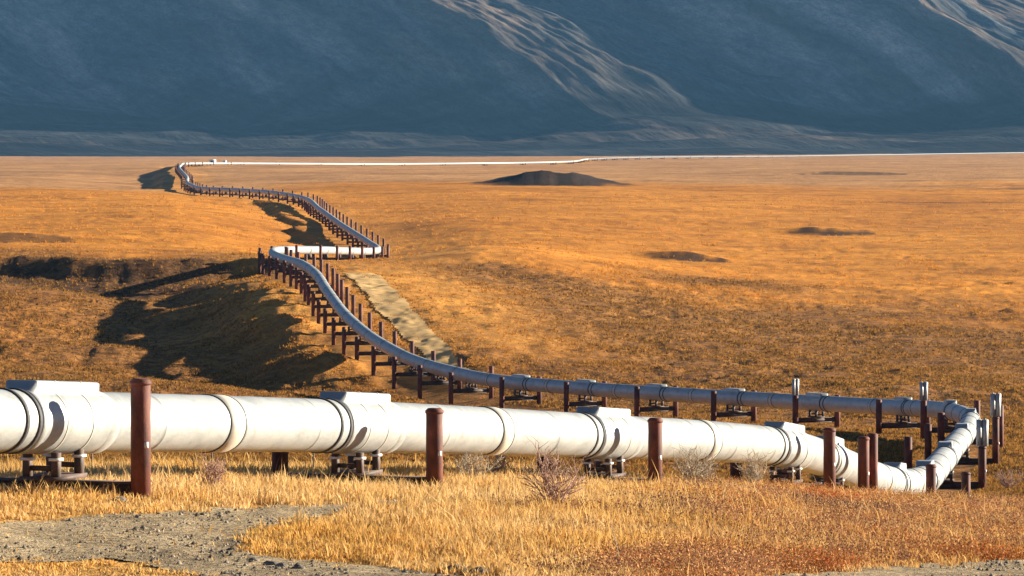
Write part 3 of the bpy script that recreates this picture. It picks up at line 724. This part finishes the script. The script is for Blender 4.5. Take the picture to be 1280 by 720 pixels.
def tussocks():
    x, d = sample(800000, -320, 1600, 180, 1300)
    z = gz(x, d); e = path_x(d)-x
    k = sst(d+fbm(x/40, d/60, 4, 31)*160+np.clip(x, -80, 200)*0.9, 640, 780)
    keep = (RNG.random(len(x)) < (0.95*(1-k)+0.2*k)) & (np.abs(e) > np.where(d < 430, 1.0, 3.0)) & (~in_any_road(x, d, z) | (fbm(x/1.5, d/9, 3, 191) > 0.16))
    pr = np.exp(-((e+19)/11.0)**2)*sst(d, 455, 500)*(1-sst(d, 760, 840)); keep &= RNG.random(len(x)) > pr*0.8; near_pad = np.exp(-(e/12.0)**2)*sst(d, 430, 470)
    keep &= fbm(x/6, d/9, 3, 81) > RNG.uniform(-0.5, 0.45, len(x))
    x, d, z = x[keep], d[keep], z[keep]; n = len(x)
    nb = 5; sc = (0.75+d/1100)*(0.8+0.8*np.clip(fbm(x/5, d/7, 3, 83)+0.3, 0, 1))
    a = RNG.uniform(0, 2*math.pi, (n, nb)); rr = RNG.uniform(0.0, 0.16, (n, nb))*sc[:, None]
    bx = x[:, None]+rr*np.cos(a); by = d[:, None]+rr*np.sin(a); bz = np.repeat(z[:, None]-0.03, nb, 1)
    hh = RNG.uniform(0.10, 0.27, (n, nb))*sc[:, None]; ww = RNG.uniform(0.035, 0.075, (n, nb))*sc[:, None]; t = a+RNG.uniform(0.8, 2.3, (n, nb))
    b = np.stack([bx, by, bz], 2); sd = np.stack([np.cos(t)*ww, np.sin(t)*ww, 0*ww], 2)
    tp = b+np.stack([np.cos(a)*hh*0.5, np.sin(a)*hh*0.5, hh], 2)
    V = np.stack([b-sd, b+sd, tp], 2).reshape(-1, 3); m = 7
    cols = np.array([[0.13, 0.075, 0.028], [0.24, 0.12, 0.034], [0.35, 0.17, 0.042], [0.48, 0.245, 0.058]])
    cc = cols[RNG.integers(0, 4, n)]*RNG.uniform(0.8, 1.2, (n, 1))
    gold = np.array([0.68, 0.30, 0.05]); kk = k[keep][:, None]; cc = cc*(1-kk)+gold*kk; kp = np.clip(np.maximum(pr, near_pad)[keep], 0, 1)[:, None]*0.8; cc = cc*(1-kp)+np.array([0.64, 0.285, 0.05])*kp  # tufts share the bank's painted sunlit gold and the pad tone
    tag(mesh_obj('tundra_tussocks', V, [np.arange(len(V)).reshape(-1, 3)], M['leaf'], col=np.repeat(cc, nb*3, 0)), 'brown and ochre grass tussocks covering the valley floor', 'tussocks', kind='stuff')
tussocks()

def shrub(px, py, da, db, h, w, mat, label, seed, nst=9, back=0):
    q = hit(px, py, da, db); rr = random.Random(seed)
    root = MB()
    def branch(p, v, L, r, lvl):
        pts = [p]; k = 4; vv = np.array(v)
        for i in range(k):
            vv = vv+np.array([rr.gauss(0, .16), rr.gauss(0, .16), rr.gauss(0.03, .1)]); vv /= np.linalg.norm(vv)
            pts.append(pts[-1]+vv*L/k)
        root.tube(pts, [r*(1-0.6*i/k) for i in range(k+1)], 4)
        if lvl < 2:
            for i in range(1, k+1):
                for _ in range(3 if lvl == 0 else 1):
                    nv = vv+np.array([rr.gauss(0, .7), rr.gauss(0, .7), rr.gauss(.1, .3)]); nv /= np.linalg.norm(nv)
                    branch(pts[i], nv, L*rr.uniform(.3, .55), r*0.6, lvl+1)
    for i in range(nst):
        a = rr.uniform(0, 6.28); o = rr.uniform(.2, 1)*w/h
        v = np.array([math.cos(a)*o, math.sin(a)*o, 1]); v /= np.linalg.norm(v)
        branch(np.array([math.cos(a)*.05, math.sin(a)*.05, -0.05]), v, h*1.3*rr.uniform(.6, 1), 0.020, 0)
    o = root.build('bare_shrub', mat); o.location = tuple(q)
    tag(o, label, 'shrub', 'bare shrubs along the near pipe')
shrub(690, 640, 70, 130, 0.95, 0.55, M['twig'], 'reddish bare shrub standing alone in the middle foreground grass', 1, 10)
shrub(755, 606, 90, 150, 0.95, 0.5, M['twig'], 'bare shrub growing in front of the pipe between two rusty posts', 2, 12)
shrub(585, 604, 90, 150, 0.7, 0.55, M['palewig'], 'pale bare shrub right of the second tall rusty post', 3, 12)
shrub(265, 614, 80, 150, 0.55, 0.35, M['twig'], 'small pinkish bare shrub right of the tallest rusty post', 4, 8)
shrub(870, 612, 90, 160, 0.9, 0.8, M['palewig'], 'wide pale grey bare shrub right of the third tall rusty post', 5, 16)
shrub(945, 612, 90, 160, 0.85, 0.6, M['palewig'], 'pale grey bare shrub before the dark support near the bend', 6, 12)
shrub(622, 600, 90, 160, 0.6, 0.45, M['palewig'], 'small pale bare shrub under the pipe in the middle', 7, 10)
shrub(1260, 612, 90, 240, 0.8, 0.8, M['twig'], 'dark bare shrub at the right edge below the bend', 8, 12)
m = MB(); q = hit(775, 712, 66, 100); m.tube([(0, 0, -.1), (-.04, 0.02, .35), (-.16, .05, .85)], [0.012, 0.009, 0.004], 6)
o = m.build('reed_stalk', M['palewig']); o.location = tuple(q); tag(o, 'single pale leaning stalk in the bottom centre grass', 'stalk')

# ------------------------------------------------------------------ mountains
def mountain_z(X, Y):
    q = X+0.65*(Y-6700)
    spur = np.interp(q, [-6000, -3000, -1300, -390, 20, 115, 330, 600, 680, 950, 1150, 1500, 2000, 2600, 3300, 4200, 5200, 6500, 9000],
                     [300, 380, 280, -150, 300, 400, 300, 90, 110, 400, 330, 150, 250, 450, 450, 100, 420, 100, 300])
    wob = fbm(X/500, Y/700, 4, 91)*150
    d = Y-6350+spur*sst(Y, 6100, 7000)+wob*sst(Y, 6000, 6700)
    z = -16+0.07*np.maximum(d+250, 0)+0.31*90*np.log1p(np.exp(np.clip((d-620)/90.0, -30, 30)))
    z = np.where(d > 3000, z, z)
    k = sst(z, 40, 160)
    ridg = 1-np.sqrt(fbm(q/95.0, (Y-0.2*X)/800.0, 5, 95)**2+0.012)*2.2
    ridg2 = 1-np.sqrt(fbm(q/32.0, (Y-0.2*X)/330.0, 4, 97)**2+0.02)*2.2
    z = z+k*(ridg*7+ridg2*3+fbm(q/15, Y/70, 4, 181)*5.5+fbm(q/45, Y/260, 4, 187)*9+fbm(X/160, Y/160, 4, 99)*14)
    z = z+(1-k)*sst(d, -200, 200)*(fbm(X/260, Y/110, 4, 93)*20)
    return np.minimum(z, 1250+fbm(X/900, Y/900, 4, 98)*260), d, q, k, ridg2
xs = np.unique(np.concatenate([np.linspace(-4500, -1100, 60), np.arange(-1100, 1250, 3.4), np.linspace(1250, 11000, 200)]))
ys = np.concatenate([np.linspace(5700, 6500, 150)[:-1], np.linspace(6500, 7700, 360)[:-1], np.linspace(7700, 11500, 120)])
X, Y = np.meshgrid(xs, ys); Z, dd, qq, kk, rr2 = mountain_z(X, Y)
px = X/Y*F+640; py = YH-Z/Y*F
rock = np.array([0.072, 0.060, 0.051]); flank_shade = np.array([0.06, 0.08, 0.095]); apron = np.array([0.02, 0.021, 0.021]); scree = np.array([0.12, 0.093, 0.075])  # scree is the paler tone for painted sunlit patches
shade_k = np.interp(qq.ravel()+fbm(X.ravel()/140, Y.ravel()/140, 4, 111)*160, [-2000, -600, -300, -60, 60, 200, 300, 420, 560, 640, 760, 900, 1100, 1500], [1, 1, .85, .4, .1, .05, .1, .4, .8, 1, .5, .2, .5, .2])  # bluer tone paints shade on flanks turned from the sun
shade_k = np.clip(shade_k+fbm(qq.ravel()/60, Y.ravel()/500, 5, 113)*0.9, 0, 1)[:, None]
c = apron*(1-kk.ravel())[:, None]+(rock*(1-shade_k)+flank_shade*shade_k)*kk.ravel()[:, None]  # apron colour kept dark in place of the mountain's shade
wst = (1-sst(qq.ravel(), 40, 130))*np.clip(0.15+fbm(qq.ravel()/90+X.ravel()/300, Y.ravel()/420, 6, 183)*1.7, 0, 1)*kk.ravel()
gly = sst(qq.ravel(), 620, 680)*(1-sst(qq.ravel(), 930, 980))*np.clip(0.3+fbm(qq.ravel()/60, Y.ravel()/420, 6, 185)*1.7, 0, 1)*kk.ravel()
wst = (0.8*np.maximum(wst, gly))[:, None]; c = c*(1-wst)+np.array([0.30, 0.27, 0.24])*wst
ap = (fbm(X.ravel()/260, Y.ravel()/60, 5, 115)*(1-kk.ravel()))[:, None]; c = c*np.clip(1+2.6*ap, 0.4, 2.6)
sp = np.zeros(X.size)
def on_slope(tx, ty):
    m = (np.abs(px-tx) < 4) & (np.abs(py-ty) < 4) & (Y > 6000)
    if not m.any(): return None
    k = np.argmin(np.where(m, Y, 1e9)); return X.ravel()[k], Y.ravel()[k]
for tx, ty, rx, ry, st in ((640, 25, 22, 60, .9), (520, 62, 22, 50, .75), (560, 20, 12, 90, .6), (690, 8, 14, 70, .6), (815, 20, 22, 60, .5), (900, 80, 14, 90, .45), (1255, 12, 30, 80, .8), (1190, 25, 12, 80, .5), (1215, 70, 14, 80, .4), (800, 163, 170, 40, .55), (960, 165, 120, 30, .45), (60, 172, 90, 22, .35), (540, 178, 70, 15, .35), (330, 150, 200, 16, .2)):
    hp = on_slope(tx, ty)
    if hp is None: continue
    cx, cy = hp
    aq = (qq.ravel()-(cx+0.65*(cy-6700)))/(rx*1.9); ay = (Y.ravel()-cy)/(ry*1.7)
    sp = np.maximum(sp, st*(1-sst(aq*aq+ay*ay+fbm(qq.ravel()/22, Y.ravel()/120, 5, 103)*2.6, 0.0, 1.9)))
c = c*(1-sp)[:, None]+scree*sp[:, None]  # sunlit patches on the slope painted as a paler tone
V = np.stack([X.ravel(), Y.ravel(), Z.ravel()], 1); ii = np.arange(X.size).reshape(X.shape)
Q = np.stack([ii[:-1, :-1].ravel(), ii[:-1, 1:].ravel(), ii[1:, 1:].ravel(), ii[1:, :-1].ravel()], 1)
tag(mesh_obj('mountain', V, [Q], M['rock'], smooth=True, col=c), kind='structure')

# ------------------------------------------------------------------ haze
m, nt, out = new_mat('haze_air')
pv = N(nt, 'ShaderNodeVolumePrincipled'); pv.inputs['Color'].default_value = (0.24, 0.56, 0.95, 1); pv.inputs['Density'].default_value = 1.9e-5; pv.inputs['Anisotropy'].default_value = 0.0
nt.links.new(pv.outputs['Volume'], out.inputs['Volume'])
zlo = min(GZZ.min(), Z.min())-1.0; zhi = max(GZZ.max(), Z.max())+15.0; pass
b = MB(); b.box((3250, 5900, (zlo+zhi)/2), (16000, 12400, zhi-zlo)); hz = b.build('haze', m); tag(hz, 'thin blue haze over the valley', 'haze', kind='stuff')
m.cycles.homogeneous_volume = True if hasattr(m.cycles, 'homogeneous_volume') else None

# ------------------------------------------------------------------ light, sky, camera
w = bpy.data.worlds.new('World'); SC.world = w; w.use_nodes = True
nt = w.node_tree; bg = nt.nodes['Background']; sky = nt.nodes.new('ShaderNodeTexSky'); sky.sky_type = 'NISHITA'
sky.sun_disc = False; sky.sun_elevation = SUN_EL; sky.sun_rotation = SUN_AZ; sky.altitude = 1200; sky.air_density = 0.38; sky.dust_density = 0.0; sky.ozone_density = 1.5
nt.links.new(sky.outputs['Color'], bg.inputs['Color']); bg.inputs['Strength'].default_value = 0.05
L = bpy.data.lights.new('sun', 'SUN'); L.energy = 5.0; L.angle = math.radians(0.5); L.color = (1.0, 0.90, 0.74)
lo = bpy.data.objects.new('sun', L); COL.objects.link(lo)
from mathutils import Vector
sv = Vector((math.cos(SUN_EL)*math.sin(SUN_AZ), math.cos(SUN_EL)*math.cos(SUN_AZ), math.sin(SUN_EL)))
lo.rotation_euler = (-sv).to_track_quat('-Z', 'Y').to_euler(); lo.location = (60, 40, 60)
cam = bpy.data.cameras.new('camera'); co = bpy.data.objects.new('camera', cam); COL.objects.link(co)
cam.sensor_fit = 'HORIZONTAL'; cam.sensor_width = 36; cam.lens = 36*F/1280; cam.shift_y = -(360-YH)/1280
cam.clip_start = 0.5; cam.clip_end = 40000; co.rotation_euler = (math.pi/2, 0, 0)
SC.camera = co
SC.view_settings.view_transform = 'Standard'; SC.view_settings.look = 'None'; SC.view_settings.gamma = 1; SC.view_settings.use_curve_mapping = False
SC.view_settings.exposure = 1.75
SC.cycles.max_bounces = 6; SC.cycles.volume_bounces = 0
SC.cycles.use_denoising = True
